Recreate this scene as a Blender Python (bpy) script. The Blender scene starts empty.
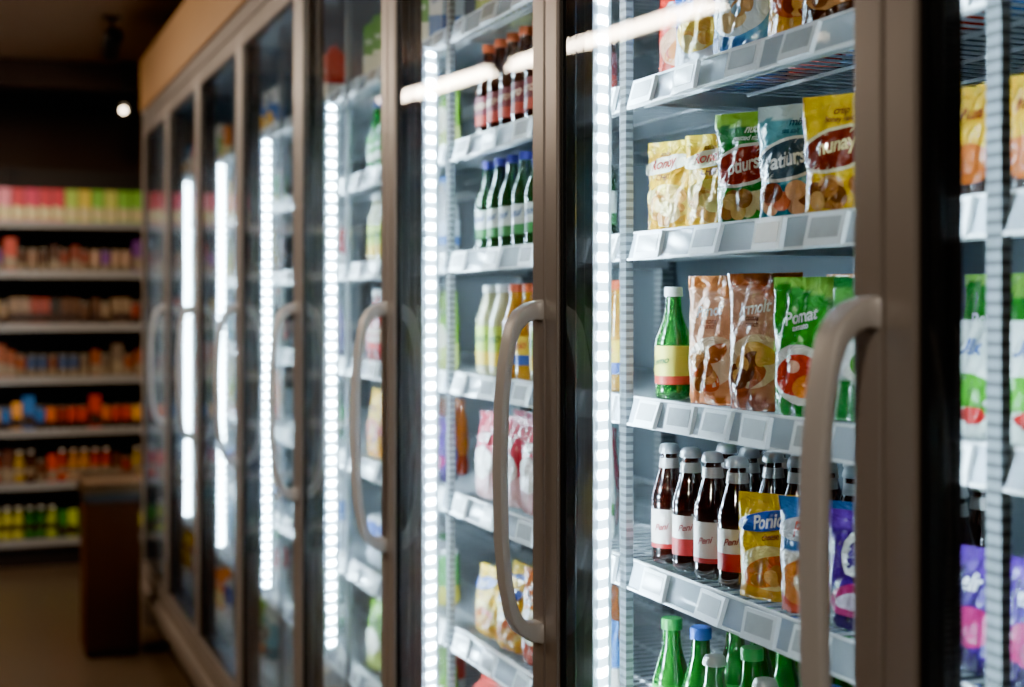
import bpy, math, random
from mathutils import Vector, Matrix
random.seed(7)
S=bpy.context.scene
COL=S.collection
H=1.45; D=0.767; P=0.78
M=[1.043+P*i for i in range(-1,8)]   # M[k] = near boundary of bay k ; M[k+1] = far boundary
def lin(c):
    if isinstance(c,str):
        c=c.lstrip('#')
        if len(c)==3: c=''.join(q*2 for q in c)
        c=[int(c[i:i+2],16)/255 for i in (0,2,4)]
    return tuple(((x/12.92) if x<=0.04045 else ((x+0.055)/1.055)**2.4) for x in c)
# ---------------------------------------------------------------- materials
def newmat(name):
    m=bpy.data.materials.new(name); m.use_nodes=True
    nt=m.node_tree; b=nt.nodes['Principled BSDF']; return m,nt,b
def pmat(name,col,rough=.5,metal=0,noise=0,nscale=20,bump=0,coat=0,trans=0,spec=.5,emi=None,es=0,bscale=60,alpha=1):
    m,nt,b=newmat(name); c=lin(col)
    b.inputs['Base Color'].default_value=(*c,1); b.inputs['Roughness'].default_value=rough
    b.inputs['Metallic'].default_value=metal; b.inputs['Coat Weight'].default_value=coat
    b.inputs['Transmission Weight'].default_value=trans; b.inputs['Specular IOR Level'].default_value=spec
    b.inputs['Alpha'].default_value=alpha
    if emi: b.inputs['Emission Color'].default_value=(*lin(emi),1); b.inputs['Emission Strength'].default_value=es
    tc=nt.nodes.new('ShaderNodeTexCoord')
    if noise:
        n=nt.nodes.new('ShaderNodeTexNoise'); n.inputs['Scale'].default_value=nscale; n.inputs['Detail'].default_value=4
        nt.links.new(tc.outputs['Object'],n.inputs['Vector'])
        mx=nt.nodes.new('ShaderNodeMixRGB'); mx.inputs['Color1'].default_value=(*[x*(1-noise) for x in c],1); mx.inputs['Color2'].default_value=(*[min(1,x*(1+noise)) for x in c],1)
        nt.links.new(n.outputs['Fac'],mx.inputs['Fac']); nt.links.new(mx.outputs['Color'],b.inputs['Base Color'])
    if bump:
        n=nt.nodes.new('ShaderNodeTexNoise'); n.inputs['Scale'].default_value=bscale; n.inputs['Detail'].default_value=3
        nt.links.new(tc.outputs['Object'],n.inputs['Vector'])
        bp=nt.nodes.new('ShaderNodeBump'); bp.inputs['Strength'].default_value=bump; bp.inputs['Distance'].default_value=.003
        nt.links.new(n.outputs['Fac'],bp.inputs['Height']); nt.links.new(bp.outputs['Normal'],b.inputs['Normal'])
    return m
def vmat(name,rough,coat=0,trans=0,bump=0,bscale=45,metal=0):
    m,nt,b=newmat(name)
    a=nt.nodes.new('ShaderNodeAttribute'); a.attribute_name='Col'
    nt.links.new(a.outputs['Color'],b.inputs['Base Color'])
    b.inputs['Roughness'].default_value=rough; b.inputs['Coat Weight'].default_value=coat; b.inputs['Transmission Weight'].default_value=trans
    b.inputs['Metallic'].default_value=metal
    if bump:
        tc=nt.nodes.new('ShaderNodeTexCoord'); n=nt.nodes.new('ShaderNodeTexNoise'); n.inputs['Scale'].default_value=bscale; n.inputs['Detail'].default_value=2
        n.inputs['Distortion'].default_value=1.4
        nt.links.new(tc.outputs['Object'],n.inputs['Vector'])
        bp=nt.nodes.new('ShaderNodeBump'); bp.inputs['Strength'].default_value=bump; bp.inputs['Distance'].default_value=.008
        nt.links.new(n.outputs['Fac'],bp.inputs['Height']); nt.links.new(bp.outputs['Normal'],b.inputs['Normal'])
    return m
FILM=vmat('printed_film',.22,coat=.4,bump=.9,bscale=40)
PAPER=vmat('printed_carton',.45)
GLAZE=vmat('bottle_glass',.06,coat=1,trans=.35)
CAPM=vmat('cap_metal',.3,metal=.4)
FRAME=pmat('taupe_door_metal','#a09791',.34,.45,noise=.06,nscale=8)
FRAMED=pmat('dark_seal','#1c1a19',.35)
MULL=pmat('dark_mullion','#2e2b2a',.2,.3,coat=.5)
HAND=pmat('handle_plastic_metal','#c6c1bd',.42,.15,bump=.04)
WHITEM=pmat('shelf_wire_metal','#ccd3d7',.28,.5,noise=.05)
HOUSE=pmat('led_housing','#c4ced6',.5,0,noise=.03)
RAILW=pmat('price_rail_plastic','#e4eef6',.16,0,noise=.04,alpha=.5)
TAGB=pmat('tag_case','#eef0f0',.35,0,noise=.03)
TAGS=pmat('tag_screen','#b8bab9',.25,0,noise=.15,nscale=90)
INNER=pmat('cabinet_liner','#525d64',.5,0,noise=.1,nscale=5)
FASC=pmat('tan_fascia','#b98c5a',.5,0,noise=.1,nscale=3)
BASEM=pmat('base_metal','#8c8178',.4,.4,noise=.08,nscale=6)
def slotmat():
    m,nt,b=newmat('slotted_upright'); b.inputs['Metallic'].default_value=.5; b.inputs['Roughness'].default_value=.3
    tc=nt.nodes.new('ShaderNodeTexCoord'); sp=nt.nodes.new('ShaderNodeSeparateXYZ'); nt.links.new(tc.outputs['Object'],sp.inputs[0])
    mu=nt.nodes.new('ShaderNodeMath'); mu.operation='MULTIPLY'; mu.inputs[1].default_value=80; nt.links.new(sp.outputs['Z'],mu.inputs[0])
    fr=nt.nodes.new('ShaderNodeMath'); fr.operation='FRACT'; nt.links.new(mu.outputs[0],fr.inputs[0])
    gt=nt.nodes.new('ShaderNodeMath'); gt.operation='LESS_THAN'; gt.inputs[1].default_value=.4; nt.links.new(fr.outputs[0],gt.inputs[0])
    mx=nt.nodes.new('ShaderNodeMixRGB'); mx.inputs['Color1'].default_value=(.26,.28,.29,1); mx.inputs['Color2'].default_value=(.1,.105,.11,1)
    nt.links.new(gt.outputs[0],mx.inputs['Fac']); nt.links.new(mx.outputs['Color'],b.inputs['Base Color']); return m
SLOT=slotmat()
def ledmat():
    m,nt,b=newmat('led_diodes'); b.inputs['Base Color'].default_value=(.8,.85,.9,1)
    tc=nt.nodes.new('ShaderNodeTexCoord'); sp=nt.nodes.new('ShaderNodeSeparateXYZ'); nt.links.new(tc.outputs['Object'],sp.inputs[0])
    mu=nt.nodes.new('ShaderNodeMath'); mu.operation='MULTIPLY'; mu.inputs[1].default_value=2*math.pi/.028; nt.links.new(sp.outputs['Z'],mu.inputs[0])
    si=nt.nodes.new('ShaderNodeMath'); si.operation='SINE'; nt.links.new(mu.outputs[0],si.inputs[0])
    mr=nt.nodes.new('ShaderNodeMapRange'); mr.inputs['From Min'].default_value=-.2; mr.inputs['From Max'].default_value=1; mr.inputs['To Min'].default_value=7; mr.inputs['To Max'].default_value=280
    nt.links.new(si.outputs[0],mr.inputs['Value']); nt.links.new(mr.outputs[0],b.inputs['Emission Strength'])
    b.inputs['Emission Color'].default_value=(.60,.82,1,1); return m
LED=ledmat()
def glassmat():
    m=bpy.data.materials.new('door_glass'); m.use_nodes=True; nt=m.node_tree; nt.nodes.clear()
    o=nt.nodes.new('ShaderNodeOutputMaterial'); t=nt.nodes.new('ShaderNodeBsdfTransparent'); g=nt.nodes.new('ShaderNodeBsdfGlossy'); g.inputs['Roughness'].default_value=.01
    t.inputs['Color'].default_value=(.98,.99,.985,1)
    f=nt.nodes.new('ShaderNodeFresnel'); f.inputs['IOR'].default_value=1.5; x=nt.nodes.new('ShaderNodeMixShader')
    ge=nt.nodes.new('ShaderNodeNewGeometry'); iv=nt.nodes.new('ShaderNodeMath'); iv.operation='SUBTRACT'; iv.inputs[0].default_value=1; nt.links.new(ge.outputs['Backfacing'],iv.inputs[1])
    ml=nt.nodes.new('ShaderNodeMath'); ml.operation='MULTIPLY'; nt.links.new(f.outputs[0],ml.inputs[0]); nt.links.new(iv.outputs[0],ml.inputs[1])
    nt.links.new(ml.outputs[0],x.inputs[0]); nt.links.new(t.outputs[0],x.inputs[1]); nt.links.new(g.outputs[0],x.inputs[2]); nt.links.new(x.outputs[0],o.inputs[0]); return m
GLASS=glassmat()
# ---------------------------------------------------------------- mesh builder
class B:
    def __init__(s): s.v=[];s.f=[];s.m=[];s.c=[];s.s=[]
    def add(s,vs,fs,mat=0,col='#ffffff',smooth=False,vcols=None):
        o=len(s.v); s.v+=[tuple(p) for p in vs]
        c=lin(col) if not vcols else None
        for f in fs:
            s.f.append(tuple(i+o for i in f)); s.m.append(mat); s.s.append(smooth)
            s.c.append([c]*len(f) if c else [vcols[i] for i in f])
        return s
    def box(s,x0,x1,y0,y1,z0,z1,mat=0,col='#ffffff'):
        return s.add([(x0,y0,z0),(x1,y0,z0),(x1,y1,z0),(x0,y1,z0),(x0,y0,z1),(x1,y0,z1),(x1,y1,z1),(x0,y1,z1)],
          [(0,3,2,1),(4,5,6,7),(0,1,5,4),(1,2,6,5),(2,3,7,6),(3,0,4,7)],mat,col)
    def prism(s,poly,z0,z1,mat=0,mats=None,col='#ffffff'):
        n=len(poly); vs=[(x,y,z0) for x,y in poly]+[(x,y,z1) for x,y in poly]
        for i in range(n):
            j=(i+1)%n; s.add([vs[i],vs[j],vs[j+n],vs[i+n]],[(0,1,2,3)],mats[i] if mats else mat,col)
        s.add(vs[:n],[tuple(range(n-1,-1,-1))],mat,col); s.add(vs[n:],[tuple(range(n))],mat,col); return s
    def lathe(s,prof,seg=20,mat=0,col='#ffffff',cols=None,smooth=True,cx=0,cy=0):
        vs=[];fs=[];vc=[]
        n=len(prof)
        for k,(r,z) in enumerate(prof):
            for a in range(seg):
                t=2*math.pi*a/seg; vs.append((cx+r*math.cos(t),cy+r*math.sin(t),z)); vc.append(lin(cols[k] if cols else col))
        for k in range(n-1):
            for a in range(seg):
                b=(a+1)%seg; fs.append((k*seg+a,k*seg+b,(k+1)*seg+b,(k+1)*seg+a))
        s.add(vs,fs,mat,col,smooth,vc)
        s.add([vs[a] for a in range(seg)],[tuple(range(seg-1,-1,-1))],mat,cols[0] if cols else col)
        s.add([vs[(n-1)*seg+a] for a in range(seg)],[tuple(range(seg))],mat,cols[-1] if cols else col)
        return s
    def mesh(s,name,mats):
        me=bpy.data.meshes.new(name); me.from_pydata(s.v,[],s.f)
        for m in mats: me.materials.append(m)
        me.polygons.foreach_set('material_index',s.m); me.polygons.foreach_set('use_smooth',s.s)
        ca=me.color_attributes.new('Col','FLOAT_COLOR','CORNER')
        fl=[]
        for c in s.c:
            for q in c: fl+=[q[0],q[1],q[2],1]
        ca.data.foreach_set('color',fl); me.update(); return me
def obj(name,me,loc=(0,0,0),rot=0,parent=None,bevel=0):
    o=bpy.data.objects.new(name,me); COL.objects.link(o); o.location=loc; o.rotation_euler=(0,0,rot)
    if parent: o.parent=parent
    if bevel:
        md=o.modifiers.new('b','BEVEL'); md.width=bevel; md.segments=2; md.limit_method='ANGLE'
    return o
def tag(o,label,cat,group=None,kind=None):
    o['label']=label; o['category']=cat
    if group: o['group']=group
    if kind: o['kind']=kind
def struct(name,b,mats):
    o=obj(name,b.mesh(name,mats)); o['kind']='structure'; return o
# text
_tc={}
def text(sx,shear=0.0):
    if (sx,shear) in _tc: return _tc[(sx,shear)]
    cu=bpy.data.curves.new('t','FONT'); cu.body=sx; cu.align_x='CENTER'; cu.align_y='CENTER'; cu.offset=.02; cu.resolution_u=3; cu.shear=shear; cu.space_character=.95
    o=bpy.data.objects.new('t',cu); COL.objects.link(o); bpy.context.view_layer.update()
    dg=bpy.context.evaluated_depsgraph_get(); me=o.evaluated_get(dg).to_mesh()
    vs=[(v.co.x,v.co.y) for v in me.vertices]; fs=[tuple(p.vertices) for p in me.polygons]
    xs=[v[0] for v in vs]; ys=[v[1] for v in vs]; cx=(min(xs)+max(xs))/2; cy=(min(ys)+max(ys))/2
    vs=[(x-cx,y-cy) for x,y in vs]
    bpy.data.objects.remove(o); bpy.data.curves.remove(cu)
    _tc[(sx,shear)]=(vs,fs,max(xs)-min(xs)); return _tc[(sx,shear)]
# ---------------------------------------------------------------- products
PR={}
def bag(key,w,h,d,colfn,decals,label,seed=0,name='snack_bag',cat='snack bag'):
    rnd=random.Random(seed); p1,p2,p3=rnd.uniform(0,6),rnd.uniform(0,6),rnd.uniform(0,6)
    def prof(v):
        if v<.1: return .72+.28*math.sin(v/.1*math.pi/2)
        if v<.4: return 1
        if v<.92: return max(0,math.cos((v-.4)/.52*math.pi/2))**.8
        return 0
    def hw(v): return w/2*(1-.07*prof(v)+.018*math.sin(9*v+p1)+.01*math.sin(23*v+p3))
    def dd(u,v):
        e=max(0,1-abs(u)**2.4)**.6; q=prof(v)
        wr=.0024*math.sin(8*u+10*v+p1)*math.sin(7*v-3*u+p2)+.0016*math.sin(14*u-12*v+p3)
        top=max(0,(v-.45)/.4); wr2=.0024*math.sin(12*u+p2)*min(1,top)*(1 if v<.92 else .4)
        return d/2*q*e+.0012+(wr*e*min(1,q*2))+wr2*e
    def pt(x,z,off=0):
        v=min(1,max(0,z/h)); u=max(-1,min(1,x/hw(v))); return (x,-dd(u,v)-off,z)
    b=B(); NU,NV=30,36; vs=[];vc=[]
    for side in (0,1):
        for j in range(NV+1):
            for i in range(NU+1):
                u=-1+2*i/NU; v=j/NV
                y=dd(u,v)
                vs.append((u*hw(v),-y if side==0 else (y-.001),v*h))
                vc.append(lin(colfn(u,v)))
    N1=(NU+1)*(NV+1); fs=[]
    for j in range(NV):
        for i in range(NU):
            a=j*(NU+1)+i; fs.append((a,a+1,a+NU+2,a+NU+1)); a+=N1; fs.append((a+1,a,a+NU+1,a+NU+2))
    for i in range(NU): fs.append((i+1,i,i+N1,i+1+N1))
    for j in range(NV):
        a=j*(NU+1); fs.append((a,a+NU+1,a+NU+1+N1,a+N1)); a+=NU; fs.append((a+NU+1,a,a+N1,a+NU+1+N1))
    b.add(vs,fs,0,'#fff',True,vc)
    for k,dc in enumerate(decals):
        off=.0011+.00025*k
        if dc[0]=='o':
            _,cu,cv,ru,rv,c=dc[:6]; ru*=.62; rv*=.92; tl=math.radians(dc[6]) if len(dc)>6 else 0; rings=12; sg=36; dv=[];df=[]
            for r in range(rings+1):
                for a in range(sg):
                    t=2*math.pi*a/sg; x=ru*w/2*r/rings*math.cos(t); z=rv*h/2*r/rings*math.sin(t)
                    x,z=x*math.cos(tl)-z*math.sin(tl),x*math.sin(tl)+z*math.cos(tl)
                    x+=cu*w/2; z+=cv*h
                    x=max(-hw(.5)*.97,min(hw(.5)*.97,x)); z=max(.003,min(h*.99,z)); dv.append(pt(x,z,off))
            for r in range(rings):
                for a in range(sg):
                    e=(a+1)%sg; df.append((r*sg+a,r*sg+e,(r+1)*sg+e,(r+1)*sg+a))
            b.add(dv,[f[::-1] for f in df],0,c,True)
        elif dc[0]=='t':
            _,tx,cu,cv,sz,c=dc[:6]; tl=math.radians(dc[6]) if len(dc)>6 else 0; tv,tf,tw=text(tx,.15)
            sz=min(sz,(dc[7] if len(dc)>7 else .5)*w/tw); dv=[]
            for x,y in tv:
                x*=sz; y*=sz*1.25; x,y=x*math.cos(tl)-y*math.sin(tl),x*math.sin(tl)+y*math.cos(tl)
                x+=cu*w/2; y+=cv*h; dv.append(pt(x,y,off+.001))
            b.add(dv,tf,0,c,False)
    me=b.mesh(name,[FILM]); PR[key]=dict(root=me,parts=[],w=w,d=d,h=h,name=name,cat=cat,label=label)
def bottle(key,h,r,nr,body,cap,lab,lab2,tx,txc,label,plastic=False,name='bottle',shoulder=.55,neckcol=None,labz=(.16,.46),necklab=None,fr=.35,ts=1.7):
    b=B()
    sh=shoulder
    pr=[(r*.6,.0),(r*.92,.002),(r,.02*h+.004),(r*.985,.1*h),(r*.985,(sh-.06)*h),(r,sh*h),(r*.95,(sh+.05)*h),(r*.8,(sh+.12)*h),(nr*1.45,(sh+.2)*h),(nr*1.12,(sh+.28)*h),(nr,.9*h),(nr,.94*h),(nr*.9,.975*h)]
    cols=[body]*len(pr)
    if neckcol: cols[-4:]=[neckcol]*4
    b.lathe(pr,24,0,body,cols=cols)
    root=b.mesh(name,[GLAZE])
    c=B()
    cr=nr*1.22
    if plastic: c.lathe([(cr,.915*h),(cr,.985*h),(cr*.9,h)],20,0,cap)
    else: 
        c.lathe([(cr*1.05,.92*h),(cr*1.12,.93*h),(cr,.965*h),(cr*.9,.99*h),(cr*.6,h)],20,0,cap)
    cm=c.mesh('cap',[PAPER if plastic else CAPM])
    l=B(); R=r*1.012; z0,z1=labz[0]*h,labz[1]*h; zm=z0+(z1-z0)*fr
    l.lathe([(R,z0),(R,zm)],24,0,lab2); l.lathe([(R,zm),(R,z1)],24,0,lab)
    if tx:
        tv,tf,tw=text(tx,.35); sz=min((z1-zm)*.6,ts*R/tw); zc=(zm+z1)/2; RT=R+.0006
        l.add([(RT*math.sin(x*sz/R),-RT*math.cos(x*sz/R),zc+y*sz+x*sz*.15) for x,y in tv],tf,0,txc)
    parts=[('cap',cm),('paper_label',l.mesh('paper_label',[PAPER]))]
    if necklab:
        k=B(); k.lathe([(nr*1.34,.80*h),(nr*1.18,.88*h)],20,0,necklab); parts.append(('neck_label',k.mesh('neck_label',[CAPM])))
    PR[key]=dict(root=root,parts=parts,w=2*r+.004,d=2*r,h=h,name=name,cat='bottle',label=label)
def carton(key,w,h,d,c1,c2,tx,txc,label,gable=False):
    b=B(); e=.0008
    b.box(-w/2,w/2,-d/2,d/2,0,h,0,c1)
    if gable:
        b.add([(-w/2,-d/2,h),(w/2,-d/2,h),(w/2,d/2,h),(-w/2,d/2,h),(-w/2,0,h*1.14),(w/2,0,h*1.14)],[(0,1,5,4),(2,3,4,5),(1,2,5),(3,0,4)],0,c1)
        b.box(-w/2,w/2,-.0015,.0015,h*1.13,h*1.2,0,c1)
    b.add([(-w/2,-d/2-e,h*.08),(w/2,-d/2-e,h*.08),(w/2,-d/2-e,h*.42),(-w/2,-d/2-e,h*.5)],[(0,1,2,3)],0,c2)
    b.add([(w/2+e,-d/2,h*.08),(w/2+e,d/2,h*.08),(w/2+e,d/2,h*.42),(w/2+e,-d/2,h*.42)],[(0,1,2,3)],0,c2)
    if tx:
        tv,tf,tw=text(tx); sz=w*.3; b.add([(x*sz,-d/2-e*2,h*.7+y*sz) for x,y in tv],tf,0,txc)
    PR[key]=dict(root=b.mesh('carton',[PAPER]),parts=[],w=w+.006,d=d,h=h*(1.2 if gable else 1),name='carton',cat='carton',label=label)
def can(key,h,r,c1,c2,label,name='drink_can',lid='#c9ccd0'):
    b=B(); b.lathe([(r*.8,0),(r,.006),(r,h*.35)],20,0,c2); b.lathe([(r,h*.35),(r,h*.9)],20,0,c1); 
    b.lathe([(r,h*.9),(r*.88,h*.97),(r*.9,h)],20,0,lid)
    PR[key]=dict(root=b.mesh(name,[PAPER]),parts=[],w=2*r+.004,d=2*r,h=h,name=name,cat='can' if name=='drink_can' else 'jar',label=label)
def bands(cs):
    def f(u,v):
        vv=v+.05*math.sin(2.2*u)
        for t,c in cs:
            if vv<t: return c
        return cs[-1][1]
    return f
def nuts(cx,cy,rx,ry,n,cs,seed,s=.17):
    r=random.Random(seed); out=[]
    for i in range(n):
        out.append(('o',cx+r.uniform(-rx,rx),cy+r.uniform(-ry,ry),s*r.uniform(1.4,2.3),s*r.uniform(.7,1.1),cs[i%len(cs)],r.uniform(-50,50)))
    return out
bag('yel_chip',.108,.137,.045,bands([(.12,'#e8a804'),(.82,'#f4bc08'),(1,'#f6cc20')]),
    [('o',0,.34,1.3,.42,'#f7d760')]+nuts(0,.3,.5,.14,16,['#e2a850','#f0c870','#c98a3a','#f6dc90'],1,.2)+[('o',-.1,.74,1.4,.2,'#f8efc8',8),('t','Ronoy',-.1,.74,.036,'#b5281c',8,.42),('t','CHIPS',.0,.60,.010,'#7a3a10'),('t','salted',-.1,.86,.009,'#7a3a10')],'yellow glossy crisp bag with potato chip picture',1)
bag('green_oval',.125,.152,.05,bands([(.08,'#0f5c18'),(.3,'#2a8c20'),(.84,'#167a22'),(1,'#a0d848')]),
    [('o',-.12,.53,1.4,.40,'#f0ead8',10),('o',-.12,.53,1.28,.34,'#94281a',10),('t','otiurs',-.12,.53,.033,'#fff6e6',10,.38)]+nuts(-.05,.19,.5,.06,12,['#c99c4e','#8e5a24','#e4c98a'],2)+[('t','nuts',0,.84,.013,'#f2f8e0'),('t','roasted mix',-.1,.765,.008,'#f2f8e0'),('t','150g',.4,.05,.008,'#f2f8e0')],'green snack bag with dark oval logo and nuts',2)
bag('teal_oval',.125,.148,.05,bands([(.3,'#126878'),(.84,'#5cacb8'),(1,'#d9eef0')]),
    [('o',-.12,.53,1.4,.40,'#f4f2ea',10),('o',-.12,.53,1.28,.34,'#3c5260',10),('t','atiurs',-.12,.53,.033,'#ffffff',10,.38)]+nuts(-.1,.2,.5,.07,12,['#c05a35','#e0a070','#7c3a20'],3)+[('t','mix',0,.84,.012,'#14506a'),('t','sea salt',-.1,.765,.008,'#14506a')],'pale teal snack bag with dark oval logo',3)
bag('yellow_oval',.125,.146,.05,bands([(.3,'#dca800'),(1,'#f2c400')]),
    [('o',-.12,.55,1.4,.40,'#f6e9b0',10),('o',-.12,.55,1.28,.34,'#7c2412',10),('t','nunay',-.12,.55,.034,'#ffe9a0',10,.38)]+nuts(-.1,.2,.5,.07,14,['#a5642a','#d39a54','#6d3b16'],4)+[('t','crisp',-.1,.85,.011,'#7a2f1a'),('t','honey roast',-.1,.78,.008,'#7a2f1a')],'bright yellow snack bag with brown oval logo',4)
bag('peach',.105,.176,.045,bands([(.1,'#c2631f'),(.45,'#dd9460'),(.86,'#e8a880'),(1,'#d57a34')]),
    [('o',.0,.33,1.4,.42,'#f0d2b0',20),('o',-.2,.22,.9,.2,'#cc5220',-30),('o',.2,.4,.6,.14,'#a85a26',30)]+nuts(-.1,.25,.45,.1,8,['#8c4a1c','#c98a4a'],8)+[('t','Prmolt',-.05,.73,.03,'#ffffff',6,.44),('t','almond',-.05,.65,.009,'#8c3b1c'),('t','crunch',-.05,.61,.008,'#8c3b1c')],'peach orange snack pouch with almond picture',5)
bag('rosebrown',.112,.177,.05,bands([(.12,'#8c4428'),(.5,'#bf7a56'),(.86,'#d09272'),(1,'#b05a2c')]),
    [('o',.0,.36,1.3,.42,'#e9c49a',15),('o',-.25,.24,1,.2,'#a5502c',20),('o',.2,.42,.7,.16,'#e0a74c',-20)]+nuts(-.1,.3,.45,.12,8,['#6b3416','#d99a4a'],9)+[('t','Prmolt',-.05,.75,.031,'#fff3e6',8,.44),('t','cocoa',-.05,.67,.009,'#5a2412'),('t','crunch',-.05,.63,.008,'#5a2412')],'rose brown snack pouch with caramel picture',6)
bag('greenbag',.105,.17,.045,bands([(.12,'#0d741a'),(.9,'#1c9c22'),(1,'#8fd44c')]),
    [('o',0,.3,1.4,.46,'#e9e4d4',-15),('o',-.1,.3,1,.32,'#c9341f',10),('o',.2,.22,.7,.18,'#e37a22',10),('o',-.2,.36,.3,.1,'#f0b090'),('t','Pomat',-.05,.72,.03,'#ffffff',12,.42),('t','tomato',-.05,.64,.008,'#ffffff',12)],'bright green snack bag with red fruit picture',7)
bag('greenwhite',.105,.168,.045,bands([(.25,'#1f7c30'),(.6,'#d4e6d4'),(.88,'#55b048'),(1,'#2c8c3c')]),
    [('o',0,.42,1.2,.3,'#f5f5ea'),('o',.1,.42,.7,.2,'#4f9c2f',20),('t','Pomat',0,.74,.03,'#ffffff',8,.42)],'green and white snack bag with leaf picture',8)
bag('yelponics',.115,.132,.045,bands([(.2,'#d79c00'),(1,'#f2c000')]),
    [('o',0,.32,1.3,.46,'#f6e08a'),('o',-.1,.28,1,.3,'#e07b1e',20),('o',.3,.35,.6,.2,'#c94d16',-10)]+nuts(0,.25,.45,.1,9,['#b5701c','#e6b05a'],10)+[('o',-.08,.76,1.4,.2,'#2450a8',10),('t','Ponics',-.08,.76,.03,'#ffffff',10,.4),('t','cheese',.0,.62,.009,'#7a2f1a',10)],'yellow snack bag with blue logo banner',9)
bag('bluepanur',.115,.138,.045,bands([(.25,'#d04420'),(.5,'#efe6d8'),(1,'#2f70b4')]),
    [('o',0,.3,1.4,.46,'#e88a3a',10),('o',.1,.26,.9,.25,'#f6d7a0',-10),('o',-.1,.75,1.4,.24,'#e9eef5',6),('t','Panur',-.1,.75,.033,'#c2331d',6,.4)],'blue white and orange snack bag',10)
bag('purple',.1,.135,.045,bands([(.2,'#280c4e'),(.8,'#42157c'),(1,'#6630a8')]),
    [('o',0,.28,1.3,.3,'#b6236e',12),('o',0,.27,.9,.16,'#e9dff2',10),('t','e',-.1,.66,.08,'#ffffff',8,.6)],'purple sweet bag with pink centre',11)
bag('redbag',.11,.165,.05,bands([(.3,'#cc3a20'),(1,'#dc2e1c')]),
    [('o',.1,.35,1.2,.4,'#f6b48a')]+nuts(.1,.34,.3,.08,5,['#e0843c','#b83018'],31)+[('t','Ruto',0,.7,.035,'#ffffff',10,.46)],'red snack bag with pale centre',12)
bag('whiteblue',.11,.165,.05,bands([(.35,'#e9eef5'),(.7,'#2c6cc0'),(1,'#e9eef5')]),
    [('o',0,.35,1.1,.35,'#f0c23c')]+nuts(0,.34,.3,.08,5,['#e09a2c','#f8e09a'],32)+[('t','Miur',0,.78,.034,'#1c4c9c',10,.46)],'white and blue snack bag',13)
bag('skyblue',.12,.17,.05,bands([(.2,'#2062a4'),(1,'#58a4d8')]),
    [('o',0,.4,1.3,.45,'#e6f2f8')]+nuts(0,.36,.4,.1,7,['#e8c890','#c09058','#9cc8e0'],33)+[('t','Nevi',0,.7,.036,'#1d5fa0',6,.46)],'sky blue snack bag with white oval',14)
bag('yellowplain',.12,.165,.05,bands([(.3,'#e39c08'),(1,'#f3c010')]),
    [('o',0,.4,1.2,.4,'#c7541c')]+nuts(0,.36,.4,.1,7,['#f0b050','#8c3010'],34)+[('t','Ponics',0,.74,.03,'#8a2413',6,.46)],'yellow snack bag with orange centre',15)
bag('brownbag',.12,.165,.05,bands([(.25,'#401c0c'),(1,'#5e2f16')]),
    [('o',0,.36,1.2,.4,'#c98a4c',20)]+nuts(0,.34,.4,.1,7,['#7c4420','#e8c088'],35)+[('t','Kaful',0,.74,.034,'#f0d29c',6,.46)],'brown cocoa snack bag with tan centre',16)
bag('darkred',.12,.165,.05,bands([(.4,'#34120c'),(1,'#841c12')]),
    [('o',0,.34,1.3,.4,'#e3902c',10),('o',0,.36,.9,.25,'#f4d9a0'),('t','Bravu',0,.76,.034,'#ffe2b0',6,.46)],'dark red snack bag with golden centre',17)
bag('smallwhite',.075,.12,.035,bands([(.25,'#d8e0d4'),(.35,'#4a9028'),(1,'#ccd4ca')]),
    [('o',0,.42,1.3,.3,'#3f9820'),('o',.2,.2,.7,.16,'#c02020'),('t','Ulix',0,.78,.022,'#2a4a8c',0,.4)],'small white snack bag with green and red pictures',18)
bag('smallyellow',.075,.125,.035,bands([(.45,'#30140a'),(1,'#d09c04')]),
    [('o',0,.34,1.3,.36,'#b0581c'),('t','Nusa',0,.76,.02,'#7a2f1a',0,.4)],'small yellow and brown snack bag',22)
bag('smallpurple',.075,.125,.035,bands([(.2,'#220842'),(.8,'#380e70'),(1,'#5a2498')]),
    [('o',0,.38,1.3,.36,'#a0185c',12),('t','elir',0,.74,.02,'#ffffff',0,.4)],'small purple sweet bag with pink centre',23)
bag('whitegreen',.11,.175,.045,bands([(.25,'#e8efe4'),(.35,'#5aa038'),(1,'#e6ebe4')]),
    [('o',0,.45,1.2,.34,'#4fa82e'),('o',.2,.2,.6,.16,'#cf2a2a'),('t','Ulix',0,.78,.036,'#2a4a8c',0,.46)],'white snack bag with green and red pictures',18)
bag('pinkbag',.11,.165,.045,bands([(.4,'#e8b8b8'),(1,'#c8304c')]),[('o',0,.42,1.2,.42,'#f6eee8'),('t','Lumi',0,.74,.034,'#fff')],'pink and white snack bag',19)
bag('limebag',.11,.165,.045,bands([(.4,'#c4d470'),(1,'#70a820')]),[('o',0,.42,1.2,.42,'#f6f2d8'),('t','Limo',0,.74,.034,'#1c5a22')],'lime green snack bag with cream oval',20)
bag('orangebag',.11,.165,.045,bands([(.3,'#b83a12'),(1,'#ec7c18')]),[('o',0,.42,1.2,.42,'#f7e0b0'),('t','Soli',0,.74,.034,'#fff')],'orange snack bag with cream oval',21)
bottle('greenjuice',.162,.0265,.011,'#1f7a2c','#e9ece8','#e9d95a','#c43a2a','Lemo','#2a6a2c','green soft drink bottle with white cap',True,shoulder=.5,labz=(.14,.48),fr=.22,ts=1.2)
bottle('cola',.172,.0255,.0115,'#30100a','#b9bcc0','#e8ddd2','#b51f22','Peni','#a3141a','dark cola glass bottle with white label and silver cap',False,shoulder=.54,neckcol='#3c180e',labz=(.14,.46),fr=.12,necklab='#c8c4c0',ts=.85)
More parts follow.
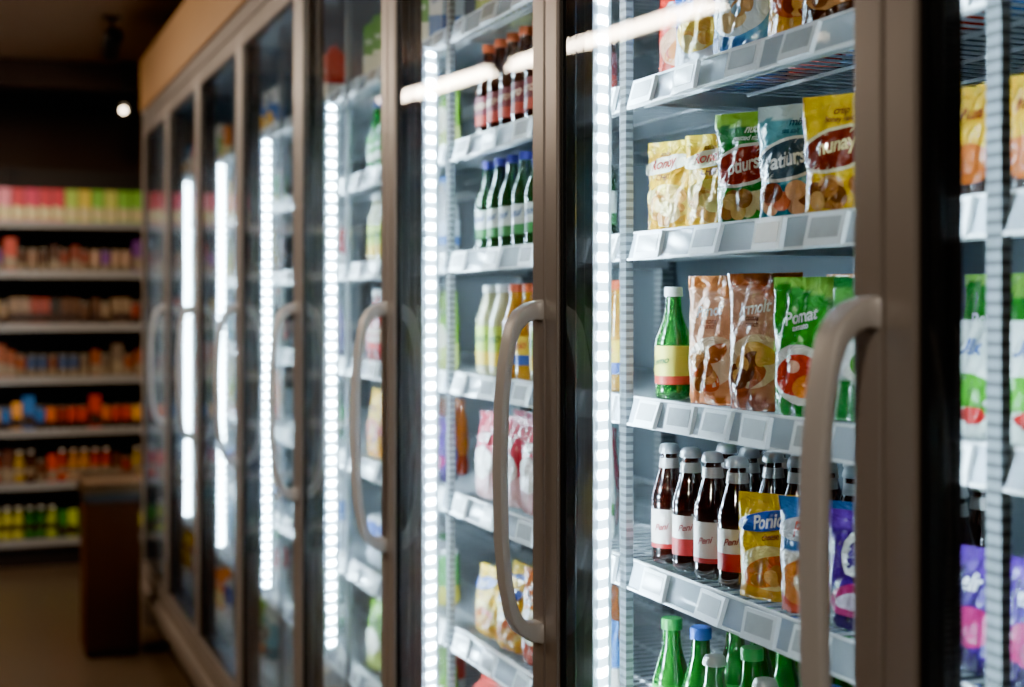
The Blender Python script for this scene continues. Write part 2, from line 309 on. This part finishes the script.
bottle('cola_red',.172,.0255,.0115,'#2c0e08','#c4c6c9','#e6dcd2','#b82428','Peni','#8c1418','dark cola glass bottle with red and white label',False,shoulder=.54,neckcol='#38140c',labz=(.14,.46),fr=.42,necklab='#b8b4b0',ts=.85)
bottle('greenblue',.185,.028,.0125,'#168a2c','#2668d0','#26983a','#e9efe2','Frut','#fff','green plastic bottle with blue cap',True,shoulder=.5,labz=(.2,.5))
bottle('greengreen',.185,.028,.0125,'#168a2c','#2aa84a','#26983a','#e9efe2','Frut','#fff','green plastic bottle with green cap',True,shoulder=.5,labz=(.2,.5))
bottle('greensilver',.162,.0275,.0125,'#237a30','#c9cbc6','#e6ead8','#3c8c3c','Frut','#1c6a2a','green glass bottle with silver cap',False,shoulder=.5,neckcol='#3c8c48')
bottle('darkorange',.19,.026,.0105,'#3a140a','#e0622e','#7c2f3a','#c94a3a','Bero','#ffe0c0','dark brown bottle with orange cap',True)
bottle('violetcap',.18,.026,.0105,'#1c5228','#5a50b8','#e6ece6','#2f7d3a','Aqui','#254a8a','dark green bottle with violet cap and white label',True)
bottle('yellowjuice',.175,.027,.012,'#e8a010','#e05a22','#f3cb2a','#2f54a8','Sunio','#c0301c','yellow juice bottle with orange cap',True)
bottle('palejuice',.175,.03,.014,'#e6e2b0','#e8e8e0','#b8d048','#f0c83c','Limo','#2a6a2c','pale yellow bottle with lime label',True,shoulder=.6,labz=(.12,.55))
bottle('redjuice',.175,.027,.012,'#b01a1a','#e8e8e8','#f2e6dc','#c43030','Beri','#b01818','red juice bottle with white cap',True)
bottle('milk',.175,.03,.013,'#e8ebee','#3c78c8','#dfe9f5','#3c78c8','Lato','#1c4c9c','white milk bottle with blue cap',True,shoulder=.55)
carton('c_red',.07,.14,.05,'#c02a22','#f2e9da','Rilo','#fff','red gable-top drink carton',True)
carton('c_green',.07,.14,.05,'#3f9c2e','#f2f2da','Pera','#fff','green gable-top drink carton',True)
carton('c_white',.075,.14,.05,'#e8ecef','#3a7ac0','Lato','#1c4c9c','white and blue milk carton',True)
carton('c_orange',.075,.13,.05,'#ec7c14','#f6e3a4','Oran','#fff','orange flat-top juice carton')
can('can_red',.12,.03,'#b82020','#e8e8e8','red and white drink can'); can('can_green',.12,.03,'#2f9032','#e6d23c','green and yellow drink can'); can('can_blue',.12,.03,'#2050a8','#dfe5ee','blue and white drink can')
_rot90=-math.pi/2
def place(key,X,Yy,z,rot=_rot90,group='products on the refrigerator shelf'):
    p=PR[key]
    o=bpy.data.objects.new(p['name'],p['root']); COL.objects.link(o); o.location=(X,Yy,z); o.rotation_euler=(0,0,rot)
    o['label']=p['label']; o['category']=p['cat']; o['group']=group
    for n,me in p['parts']:
        c=bpy.data.objects.new(n,me); COL.objects.link(c); c.parent=o
    return o
# ---------------------------------------------------------------- refrigerators (local: x from door front, y 0 = far boundary, -P near)
LV=[.55,.318,.101,-.135,-.370,-.635,-.89]
DZ0,DZ1=.25,2.27
def ring(b,y0,y1,z0,z1,x0,x1,sw,mat=0):
    b.box(x0,x1,y0,y0+sw,z0,z1,mat); b.box(x0,x1,y1-sw,y1,z0,z1,mat)
    b.box(x0,x1,y0+sw,y1-sw,z1-sw*1.3,z1,mat); b.box(x0,x1,y0+sw,y1-sw,z0,z0+sw*1.3,mat)
bf=B(); ring(bf,-P+.002,-.002,DZ0,DZ1,0,.03,.043); ring(bf,-P+.045,-.045,DZ0+.055,DZ1-.055,.004,.028,.006,1); bf_m=bf.mesh('door',[FRAME,FRAMED])
bg=B(); bg.box(.008,.012,-P+.051,-.051,DZ0+.063,DZ1-.063); bg.box(.022,.026,-P+.051,-.051,DZ0+.063,DZ1-.063); bg_m=bg.mesh('glass_pane',[GLASS])
hb=B(); L=.47; path=[(0.002,-.006),(-.014,-.008),(-.028,-.015),(-.039,-.030),(-.046,-.052),(-.052,-.085),(-.057,-.14),(-.059,-L/2)]
path=path+[(x,-L-z) for x,z in path[-2::-1]]
rings=[]
for i,(x,z) in enumerate(path):
    a=path[max(0,i-1)]; c=path[min(len(path)-1,i+1)]; t=Vector((c[0]-a[0],0,c[1]-a[1])).normalized(); nn=Vector((-t.z,0,t.x))
    e=min(i,len(path)-1-i); wy=.0175; th=.0062+.009*max(0,4-e)/4; rr=[]
    for k in range(20):
        an=2*math.pi*k/20; cx=math.copysign(abs(math.cos(an))**.28,math.cos(an)); sy=math.copysign(abs(math.sin(an))**.28,math.sin(an))
        q=Vector((x,-P+.0205,H-.0+z))+nn*(th*sy)+Vector((0,wy*cx,0)); rr.append(tuple(q))
    rings.append(rr)
vs=[p for r in rings for p in r]; fs=[]
for i in range(len(rings)-1):
    for k in range(20): 
        e=(k+1)%20; fs.append((i*20+k,i*20+e,(i+1)*20+e,(i+1)*20+k))
fs.append(tuple(range(20))); fs.append(tuple((len(rings)-1)*20+k for k in range(19,-1,-1)))
hb.add(vs,fs,0,'#fff',True); hb_m=hb.mesh('handle',[HAND])
cb=B(); cb.box(.62,.66,-P,0,.1,2.5); cb.box(.04,.62,-P,0,2.29,2.5); cb.box(.04,.62,-P,0,.1,.24); cb_m=cb.mesh('cabinet_body',[INNER])
dk=B(); dk.box(.13,.615,-P+.002,-.002,.241,.285); dk_m=dk.mesh('bottom_deck',[WHITEM])
hd=B(); hd.box(0.0,.04,-P,0,2.275,2.325,0); hd_m=hd.mesh('header_rail',[FRAME])
fa=B(); fa.box(-.012,.04,-P,0,2.325,2.555); fa.box(.04,.66,-P,0,2.5,2.555); fa_m=fa.mesh('fascia',[FASC])
bs=B(); bs.box(0.0,.04,-P,0,.12,.245,0); bs.box(-.02,0,-P,0,.17,.21,0); bs.box(.05,.07,-P,0,0,.12,1); bs.box(.07,.62,-P,0,0,.1,1); bs_m=bs.mesh('base_panel',[BASEM,FRAMED])
mu=B(); mu.box(.0305,.058,-.036,-.0002,.24,2.29); mu_m=mu.mesh('mullion',[MULL])
mv=B(); mv.box(.0305,.058,.0002,.036,.24,2.29); mv_m=mv.mesh('mullion_half',[MULL])
LZ0,LZ1=.6,1.95
def ledmesh(name,s):
    b=B(); p0=Vector((.059,-.036*s)); p1=Vector((.102,-.006*s)); 
    b.prism([tuple(p0),tuple(p1),(.102,-.0002*s),(.059,-.0002*s)],LZ0,LZ1,1)
    d=(p1-p0).normalized(); n=Vector((d.y,-d.x)) if s>0 else Vector((-d.y,d.x)); mid=p0.lerp(p1,.5)
    q=[mid-d*.012+n*.0006, mid+d*.012+n*.0006, mid+d*.009+n*.004, mid-d*.009+n*.004]
    b.prism([tuple(v) for v in q],LZ0+.01,LZ1-.01,0)
    return b.mesh(name,[LED,HOUSE])
le_m=ledmesh('led_strip',1); l2_m=ledmesh('led_strip_far',-1)
l3=B(); l3.prism([(.0585,.002),(.066,.002),(.066,.036),(.0585,.036)],LZ0,LZ1,1); l3.prism([(.0662,.018),(.070,.020),(.070,.028),(.0662,.030)],LZ0,LZ1,0,mats=[1,0,0,0]); l3_m=l3.mesh('hidden_fill_strip',[LED,MULL])  # added strip hidden behind the near mullion, only to light the bay's near end
up=B(); up.box(.123,.135,-.010,-.0002,.285,2.29); up.box(.585,.615,-.016,-.0002,.285,2.29); up_m=up.mesh('upright',[SLOT])
ub=B(); ub.box(.123,.135,.0002,.010,.285,2.29); ub.box(.585,.615,.0002,.016,.285,2.29); ub_m=ub.mesh('upright_half',[SLOT])
sh=B(); y0,y1=-P+.016,-.016
for k in range(28):
    yy=y0+.006+(y1-y0-.012)*k/27; sh.box(.152,.6,yy-.0013,yy+.0013,-.003,0)
    sh.box(.1495,.152,yy-.0013,yy+.0013,-.03,0)
for xx in (.155,.21,.32,.43,.54,.595): sh.box(xx-.002,xx+.002,y0,y1,-.008,-.0031)
sh.box(.15,.154,y0,y1,-.033,-.029)
sh.box(.15,.6,y0,y0+.003,-.024,-.0041); sh.box(.15,.6,y1-.003,y1,-.024,-.0041)
sh_m=sh.mesh('shelf',[WHITEM])
pr=B(); a0,a1=y0-.004,y1+.004
pr.add([(.126,a0,-.033),(.126,a1,-.033),(.136,a1,.003),(.136,a0,.003),(.128,a0,-.033),(.128,a1,-.033),(.138,a1,.003),(.138,a0,.003)],
       [(0,3,2,1),(4,5,6,7),(0,1,5,4),(3,7,6,2),(0,4,7,3),(1,2,6,5)],0)
pr.box(.1235,.128,a0,a1,-.036,-.0325,1); pr.box(.134,.1385,a0,a1,.0028,.0055,1); pr.box(.138,.150,y0,y1,-.001,.001,1)
pr_m=pr.mesh('price_rail',[RAILW,TAGB])
tg=B(); tg.box(-.003,.003,-.034,.034,-.019,.019,0); tg.box(-.0036,-.0028,-.027,.027,-.010,.014,1); tg_m=tg.mesh('price_tag',[TAGB,TAGS])
for k in range(0,8):
    yb=M[k+1]
    E=bpy.data.objects.new('display_refrigerator',None); COL.objects.link(E); E.location=(D,yb,0); E.empty_display_size=.1
    tag(E,'upright glass-door display refrigerator with taupe metal frame and lit shelves','refrigerator','glass-door refrigerators standing in one row')
    obj('cabinet_body',cb_m,parent=E); obj('bottom_deck',dk_m,parent=E); obj('header_rail',hd_m,parent=E); obj('fascia',fa_m,parent=E); obj('base_panel',bs_m,parent=E)
    obj('mullion',mu_m,parent=E); obj('upright',up_m,parent=E); obj('mullion',mv_m,loc=(0,-P,0),parent=E); obj('upright',ub_m,loc=(0,-P,0),parent=E)
    if k>=1: 
        if k<7: obj('led_strip',le_m,parent=E)
        obj('led_strip',l3_m if k==1 else l2_m,loc=(0,-P,0),parent=E)  # first stocked bay gets the added hidden fill strip at its near mullion
    dr=obj('door',bf_m,parent=E,bevel=.003); obj('glass_pane',bg_m,parent=dr); obj('handle',hb_m,parent=dr)
    for j,lv in enumerate(LV):
        so=obj('shelf',sh_m,loc=(0,0,H+lv),parent=E); obj('price_rail',pr_m,parent=so)
        if k==1:
            ys={1:[1.765,1.64,1.492,1.371],2:[1.746,1.586,1.435,1.316],3:[1.75,1.655,1.56,1.465,1.345],4:[1.73,1.573,1.454,1.35]}.get(j,[1.72,1.6,1.45,1.33])+[1.215,1.11]
            ys=[y-yb for y in ys]
        elif k==0: ys=[]
        else:
            r=random.Random(k*10+j); ys=[-.07-.16*i+r.uniform(-.015,.015) for i in range(5)]
        for i,y in enumerate(ys):
            t=obj('price_tag',tg_m,loc=(.126,y,-.016),parent=so); t.rotation_euler=(0,math.radians(14+((i*7+j*3)%5-2)*2.0),math.radians(((i*5+j)%3-1)*3))
for yy in (M[0]-.031,M[8]+.001):
    b=B(); b.box(0,.66,yy,yy+.03,0,2.555); o=obj('end_panel',b.mesh('end_panel',[BASEM]),loc=(D,0,0)); tag(o,'taupe metal end panel closing the refrigerator row','panel')
# ---------------------------------------------------------------- stock bay 1
def z(j): return H+LV[j]+.0005
def row(items,j,group):
    for key,t,X,rot in items:
        place(key,X,t,z(j),_rot90+math.radians(rot),group)
row([('redbag',1.80,.985,24),('whiteblue',1.71,.965,24),('skyblue',1.60,.965,18),('yellowplain',1.482,.98,26),('brownbag',1.385,.965,26),('darkred',1.275,.965,14),('smallyellow',1.17,.97,4),('smallyellow',1.09,.97,4),('smallyellow',1.08,1.05,4)],1,'snack bags on the upper refrigerator shelf')
row([('yel_chip',1.79,.96,20),('yel_chip',1.693,.975,30),('green_oval',1.577,.965,30),('teal_oval',1.472,.965,30),('yellow_oval',1.37,.965,32),('yellow_oval',1.258,.965,15),('smallyellow',1.155,.97,6),('smallyellow',1.075,.97,6),('smallyellow',1.10,1.04,6)],2,'snack bags on the eye-level refrigerator shelf')
row([('greenjuice',1.790,.955,15),('peach',1.675,.965,24),('rosebrown',1.560,.965,24),('greenbag',1.455,.965,26),('greenwhite',1.358,.985,24),('greenwhite',1.25,.965,12),('smallwhite',1.152,.965,6),('smallwhite',1.072,.965,6),('smallwhite',1.10,1.04,6)],3,'snack pouches on the middle refrigerator shelf')
row([('cola',1.793,.95,36),('cola_red',1.73,.95,44),('cola',1.668,.95,36),('cola_red',1.603,.95,40),('yelponics',1.518,.96,32),('bluepanur',1.425,.96,28),('purple',1.335,.96,26),('purple',1.238,.96,10),('smallpurple',1.14,.96,6),('smallpurple',1.06,.96,6),('smallpurple',1.10,1.04,6)],4,'bottles and bags on the lower refrigerator shelf')
for i in range(9): place('cola' if i%2 else 'cola_red',1.025,1.76-.062*i,z(4),_rot90+.5,group='bottles and bags on the lower refrigerator shelf')
for i in range(9): place('cola' if i%2 else 'cola_red',1.09,1.79-.062*i,z(4),_rot90+.5,group='bottles and bags on the lower refrigerator shelf')
row([('greengreen',1.795,.955,20),('greenblue',1.728,.965,20),('greensilver',1.663,.95,20),('greengreen',1.60,.97,30),('greensilver',1.535,.95,30),('greensilver',1.47,.95,30),('greenblue',1.40,.955,0),('greenblue',1.33,.955,0),('greensilver',1.26,.95,0),('greenblue',1.19,.955,0)],5,'green bottles on the lowest refrigerator shelf')
for i in range(9): place('greengreen' if i%2 else 'greenblue',1.045,1.77-.066*i,z(5),group='green bottles on the lowest refrigerator shelf')
for i in range(9): place('greenblue' if i%3 else 'greengreen',1.115,1.79-.063*i,z(5),group='green bottles on the lowest refrigerator shelf')
for i,kx in enumerate(['orangebag','orangebag','limebag','pinkbag','skyblue']): place(kx,.97,1.77-.135*i,z(0),_rot90+.2,group='snack bags on the top refrigerator shelf')
for i in range(5): place(['greenwhite','greenbag','peach'][i%3],1.06,1.77-.135*i,z(3),_rot90+.1,group='snack pouches on the middle refrigerator shelf')
for i in range(5): place(['yellow_oval','green_oval'][i%2],1.085,1.76-.14*i,z(2),_rot90+.1,group='snack bags on the eye-level refrigerator shelf')
for i in range(5): place(['skyblue','redbag'][i%2],1.08,1.76-.14*i,z(1),_rot90+.1,group='snack bags on the upper refrigerator shelf')
plans={2:[['limebag','skyblue'],['darkorange','darkorange'],['violetcap','violetcap'],['palejuice','yellowjuice','palejuice'],['pinkbag','pinkbag','whitegreen'],['yelponics','orangebag','bluepanur'],['c_red','can_red']],
3:[['c_green','c_white'],['greenblue','limebag'],['palejuice','milk'],['redjuice','limebag'],['yellowplain','orangebag','purple'],['can_blue','can_green'],['limebag','can_red']]}
bags=['limebag','yellow_oval','orangebag','pinkbag','skyblue','redbag','greenbag','yellowplain','whiteblue','purple','peach','teal_oval']
botts=['milk','redjuice','yellowjuice','greenblue','violetcap','darkorange','palejuice']
misc=['c_red','c_green','c_white','c_orange','can_red','can_green','can_blue']
for k in range(2,8):
    for j in range(8):
        r=random.Random(k*31+j)
        if k in plans and j<7: seq=plans[k][j]
        else:
            src=[bags,botts,bags,botts,misc,bags,misc][(j+k)%7]; seq=[r.choice(src) for _ in range(3)]
        t=M[k+1]-.018; n=0; lim=M[k]+(.13 if k<4 else .3)
        while True:
            key=seq[(n//2)%len(seq)]; p=PR[key]; t-=p['w']/2
            if t-p['w']/2<lim: break
            place(key,.925+p['d']/2+.008,t,z(j) if j<7 else .2855,_rot90+math.radians(r.uniform(2,9)),group='goods on the refrigerator shelves')
            if k in (2,3) and n<4: place(key,.925+p['d']*1.5+.03,t,z(j) if j<7 else .2855,_rot90,group='goods on the refrigerator shelves')
            t-=p['w']/2+.008; n+=1
# ---------------------------------------------------------------- back gondola
G0,GY=-.75,8.2
G1=1.45
GM=pmat('dark_gondola','#2b2320',.5,.2,noise=.1); GS=pmat('gondola_strip','#8f8b88',.4,0,noise=.05)
E=bpy.data.objects.new('store_shelving',None); COL.objects.link(E); E.location=(.7,GY,0); tag(E,'tall dark store shelving unit filled with groceries against the wall','shelf')
b=B(); b.box(G0-.7,G1-.7,.42,.45,0,2.25); 
for xx in (G0+.015,G0+1,G1-.015): b.box(xx-.7-.015,xx-.7+.015,.36,.42,0,2.25)
obj('back_panel',b.mesh('back_panel',[GM]),parent=E)
b=B(); b.box(G0-.7,G1-.7,.02,.42,0,.1); obj('plinth',b.mesh('plinth',[GM]),parent=E)
b=B(); b.box(G0-.7,G1-.7,0,.36,-.03,0,0); b.box(G0-.7,G1-.7,-.012,0,-.033,.006,1); gs_m=b.mesh('shelf',[GM,GS])
GL=[.468,.19,-.106,-.40,-.69,-.986,-1.30]
for g in GL: obj('shelf',gs_m,loc=(0,0,H+g),parent=E)
palettes=[['#e0305a','#e8485c','#f08a9a','#d83040'],['#7a3a2c','#a9846a','#6a3a7c','#b0402c','#4a3024','#8a6a56'],['#5a4030','#b08a3c','#2f5a9c','#887058','#8c3c2c','#33302c'],['#3a2c24','#6a5a4c','#8c4a2c','#706050','#6a4030','#3a4a6a'],['#d8641c','#c0341c','#e8a03c','#b84a24','#2f6ab0','#8a2c1c'],['#e08a24','#c83c24','#8c2c1c','#c9a03c','#5a3424'],['#b8c83c','#5a9c3c','#2f5aa8','#d8d04c','#c0402c','#3c7c34']]
gp={}
def gprod(kind,c,i):
    kk=(kind,c)
    if kk in gp: return gp[kk]
    c2='#8a7860' if i%2 else '#3a2a24'; nm=f'g{len(gp)}'
    if kind==0: carton(nm,.045,.15,.05,c,c2,None,'#fff','small printed grocery carton on dark shelving')
    elif kind==1: can(nm,.13,.025,c,c2,'small grocery jar with printed sleeve','jar',lid='#6a6458')
    elif kind==2: bottle(nm,.18,.026,.012,c,'#c8c0b8',c2,c,None,'#fff','grocery bottle with paper label',True)
    else: carton(nm,.062,.185,.07,c,'#d8c890' if i==0 else c2,None,'#fff','bright printed grocery box on dark shelving')
    gp[kk]=nm; return nm
for j,g in enumerate(GL):
    r=random.Random(50+j); x=-.02; n=0
    kind=[3,1,0,1,1,2,2][j]
    while x<1.2:
        pal=palettes[j] if j else (palettes[0] if x<.52 else ['#e8d03c','#b8d84a','#8ccf3c','#d8dc5a'])
        c=pal[(n//2+r.randint(0,2))%len(pal)]
        kd=kind if (r.random()<.65 or j==0) else r.choice([0,1,3]); nm=gprod(kd,c,j); p=PR[nm]
        x+=p['w']/2; place(nm,x,GY+.03+p['d']/2,H+g+.0005,0,group='groceries on the dark store shelving'); x+=p['w']/2+.003; n+=1
CB=pmat('brown_panel','#42220f',.85,0,noise=.2,nscale=6,spec=.2); CB2=pmat('cardboard','#5c422c',.85,0,noise=.1,nscale=30,spec=.2)
E=bpy.data.objects.new('waste_bin',None); COL.objects.link(E); E.location=(.585,6.1,0); tag(E,'brown wood-look square waste bin standing beside the refrigerators','bin')
b=B(); b.box(-.11,.11,-.12,.12,.02,.64); b.box(-.1,.1,-.11,.11,0,.02); obj('body',b.mesh('body',[CB]),parent=E,bevel=.006)
b=B(); 
for q in ((-.117,.117,-.127,-.10),(-.117,.117,.10,.127),(-.117,-.09,-.10,.10),(.09,.117,-.10,.10)): b.box(*q,.642,.675)
obj('rim',b.mesh('rim',[GM]),parent=E,bevel=.003)
b=B(); b.box(-.12,.12,-.12,.12,0,.01)
for q in ((-.12,.12,-.12,-.115),(-.12,.12,.115,.12),(-.12,-.115,-.115,.115),(.115,.12,-.115,.115)): b.box(*q,.01,.07)
b.add([(-.12,-.12,.07),(.12,-.12,.07),(.12,-.19,.05),(-.12,-.19,.05)],[(0,1,2,3)]); b.add([(-.12,-.12,.07),(-.12,.12,.07),(-.17,.12,.055),(-.17,-.12,.055)],[(0,1,2,3)])
o=obj('cardboard_tray',b.mesh('cardboard_tray',[CB2]),loc=(.58,6.1,.6755)); tag(o,'open cardboard tray lying on the brown bin','cardboard box')
# ---------------------------------------------------------------- room
FL=pmat('floor_tile','#4d4033',.3,0,noise=.12,nscale=2); WL=pmat('wall_brown','#3a271d',.7,0,noise=.1,nscale=3); CE=pmat('ceiling_brown','#8a6c54',.8,0,noise=.08,nscale=2)
X0,X1,Y0,Y1,CZ=-3.4,1.5,-2.2,8.7,2.72
b=B(); b.box(X0,X1,Y0,Y1,-.1,0); struct('floor',b,[FL])
b=B(); b.box(X0,X1,Y0,Y1,CZ,CZ+.1); struct('ceiling',b,[CE])
b=B(); b.box(X0-.1,X1+.1,Y1,Y1+.1,0,CZ); struct('wall_back',b,[WL])
b=B(); b.box(X0-.1,X1+.1,Y0-.1,Y0,0,CZ); struct('wall_front',b,[WL])
b=B(); b.box(X0-.1,X0,Y0,Y1,0,CZ); struct('wall_left',b,[WL])
b=B(); b.box(X1,X1+.1,Y0,Y1,0,CZ); struct('wall_right',b,[WL])
b=B(); b.box(X0,X1,7.6,7.75,CZ-.14,CZ); struct('trim_1',b,[WL])
LM=pmat('lamp_diffuser','#ffffff',.4,emi='#ffe8cc',es=75); LB=pmat('lamp_housing','#3a3634',.4,.5)
def lamp(p0,p1,z,w=.045):
    v=Vector((p1[0]-p0[0],p1[1]-p0[1],0)); L=v.length; c=Vector(((p0[0]+p1[0])/2,(p0[1]+p1[1])/2,z))
    E=bpy.data.objects.new('linear_ceiling_lamp',None); COL.objects.link(E); E.location=c; E.rotation_euler=(0,0,math.atan2(v.y,v.x))
    tag(E,'slim suspended linear lamp with warm white diffuser','lamp','linear lamps hanging over the aisle')
    b=B(); b.box(-L/2,L/2,-w-.005,w+.005,.012,.05); b.box(-L/2+.1,-L/2+.12,-.01,.01,.05,CZ-z); b.box(L/2-.12,L/2-.1,-.01,.01,.05,CZ-z); obj('housing',b.mesh('housing',[LB]),parent=E)
    b=B(); b.box(-L/2+.01,L/2-.01,-w,w,0,.0115); obj('diffuser',b.mesh('diffuser',[LM]),parent=E)
lamp((-.69,7.6),(-1.12,4.7),2.6,.055)
SM=pmat('spot_black','#141312',.4,.3); SE=pmat('spot_lens','#ffffff',.4,emi='#ffe6c4',es=22)
def spot(x,y,zz,tx,ty,tz,en,size=70):  # builds the visible ceiling spots and also the added unseen fill spots
    E=bpy.data.objects.new('spotlight_or_fill',None); COL.objects.link(E); E.location=(x,y,CZ); tag(E,'small black ceiling spotlight or added fill spot','spotlight','spotlights on the ceiling')
    dz=zz-CZ
    b=B(); b.box(-.008,.008,-.008,.008,dz+.06,0); b.box(-.04,.04,-.015,.015,-.015,0); obj('stem',b.mesh('stem',[SM]),parent=E)
    d=(Vector((tx,ty,tz))-Vector((x,y,zz))).normalized(); q=d.to_track_quat('-Z','Y')
    b=B(); b.lathe([(.03,.07),(.04,.06),(.04,-.06),(.036,-.06),(.034,-.045)],20); o=obj('head',b.mesh('head',[SM]),loc=(0,0,dz),parent=E); o.rotation_mode='QUATERNION'; o.rotation_quaternion=q
    b=B(); b.lathe([(.008,-.062),(.014,-.064)],20); obj('lens',b.mesh('lens',[SE]),parent=o)
    l=bpy.data.lights.new('spot_lamp','SPOT'); l.energy=en; l.spot_size=math.radians(size); l.spot_blend=.8; l.color=(1,.86,.7); l.shadow_soft_size=.03
    lo=bpy.data.objects.new('spot_lamp',l); COL.objects.link(lo); lo.parent=E; lo.rotation_mode='QUATERNION'; lo.location=Vector((0,0,dz))+d*.09; lo.rotation_quaternion=q
spot(.80,7.55,2.5,.3,5.6,1.2,6,90); spot(.1,6.9,2.5,.3,8.25,.8,32,90); spot(.617,6.35,2.6,.5,8.2,1.5,18,80)  # middle one is an unseen spot added to light the back shelving
spot(-1.6,4.6,2.5,.7,4.5,2.2,90,80); spot(-1.2,-.4,2.5,.76,1.3,1.4,90,60); spot(-1.0,2.6,2.5,.76,3.0,1.6,70,80); spot(-.6,5.6,2.5,.5,6.5,.1,6,80)  # unseen spots added to brighten the door frames and the aisle
w=bpy.data.worlds.new('w'); S.world=w; w.use_nodes=True; w.node_tree.nodes['Background'].inputs[0].default_value=(.5,.4,.32,1); w.node_tree.nodes['Background'].inputs[1].default_value=.05
c=bpy.data.cameras.new('cam'); co=bpy.data.objects.new('cam',c); COL.objects.link(co); S.camera=co
co.location=(0,0,H); co.rotation_euler=(math.radians(90),0,math.radians(-21.5)); c.lens=1400/1024*36; c.sensor_width=36; c.shift_y=-.0366; c.clip_start=.05
c.dof.use_dof=True; c.dof.focus_distance=1.88; c.dof.aperture_fstop=2.8
S.view_settings.view_transform='AgX'; S.view_settings.look='AgX - Punchy'; S.view_settings.exposure=0.85
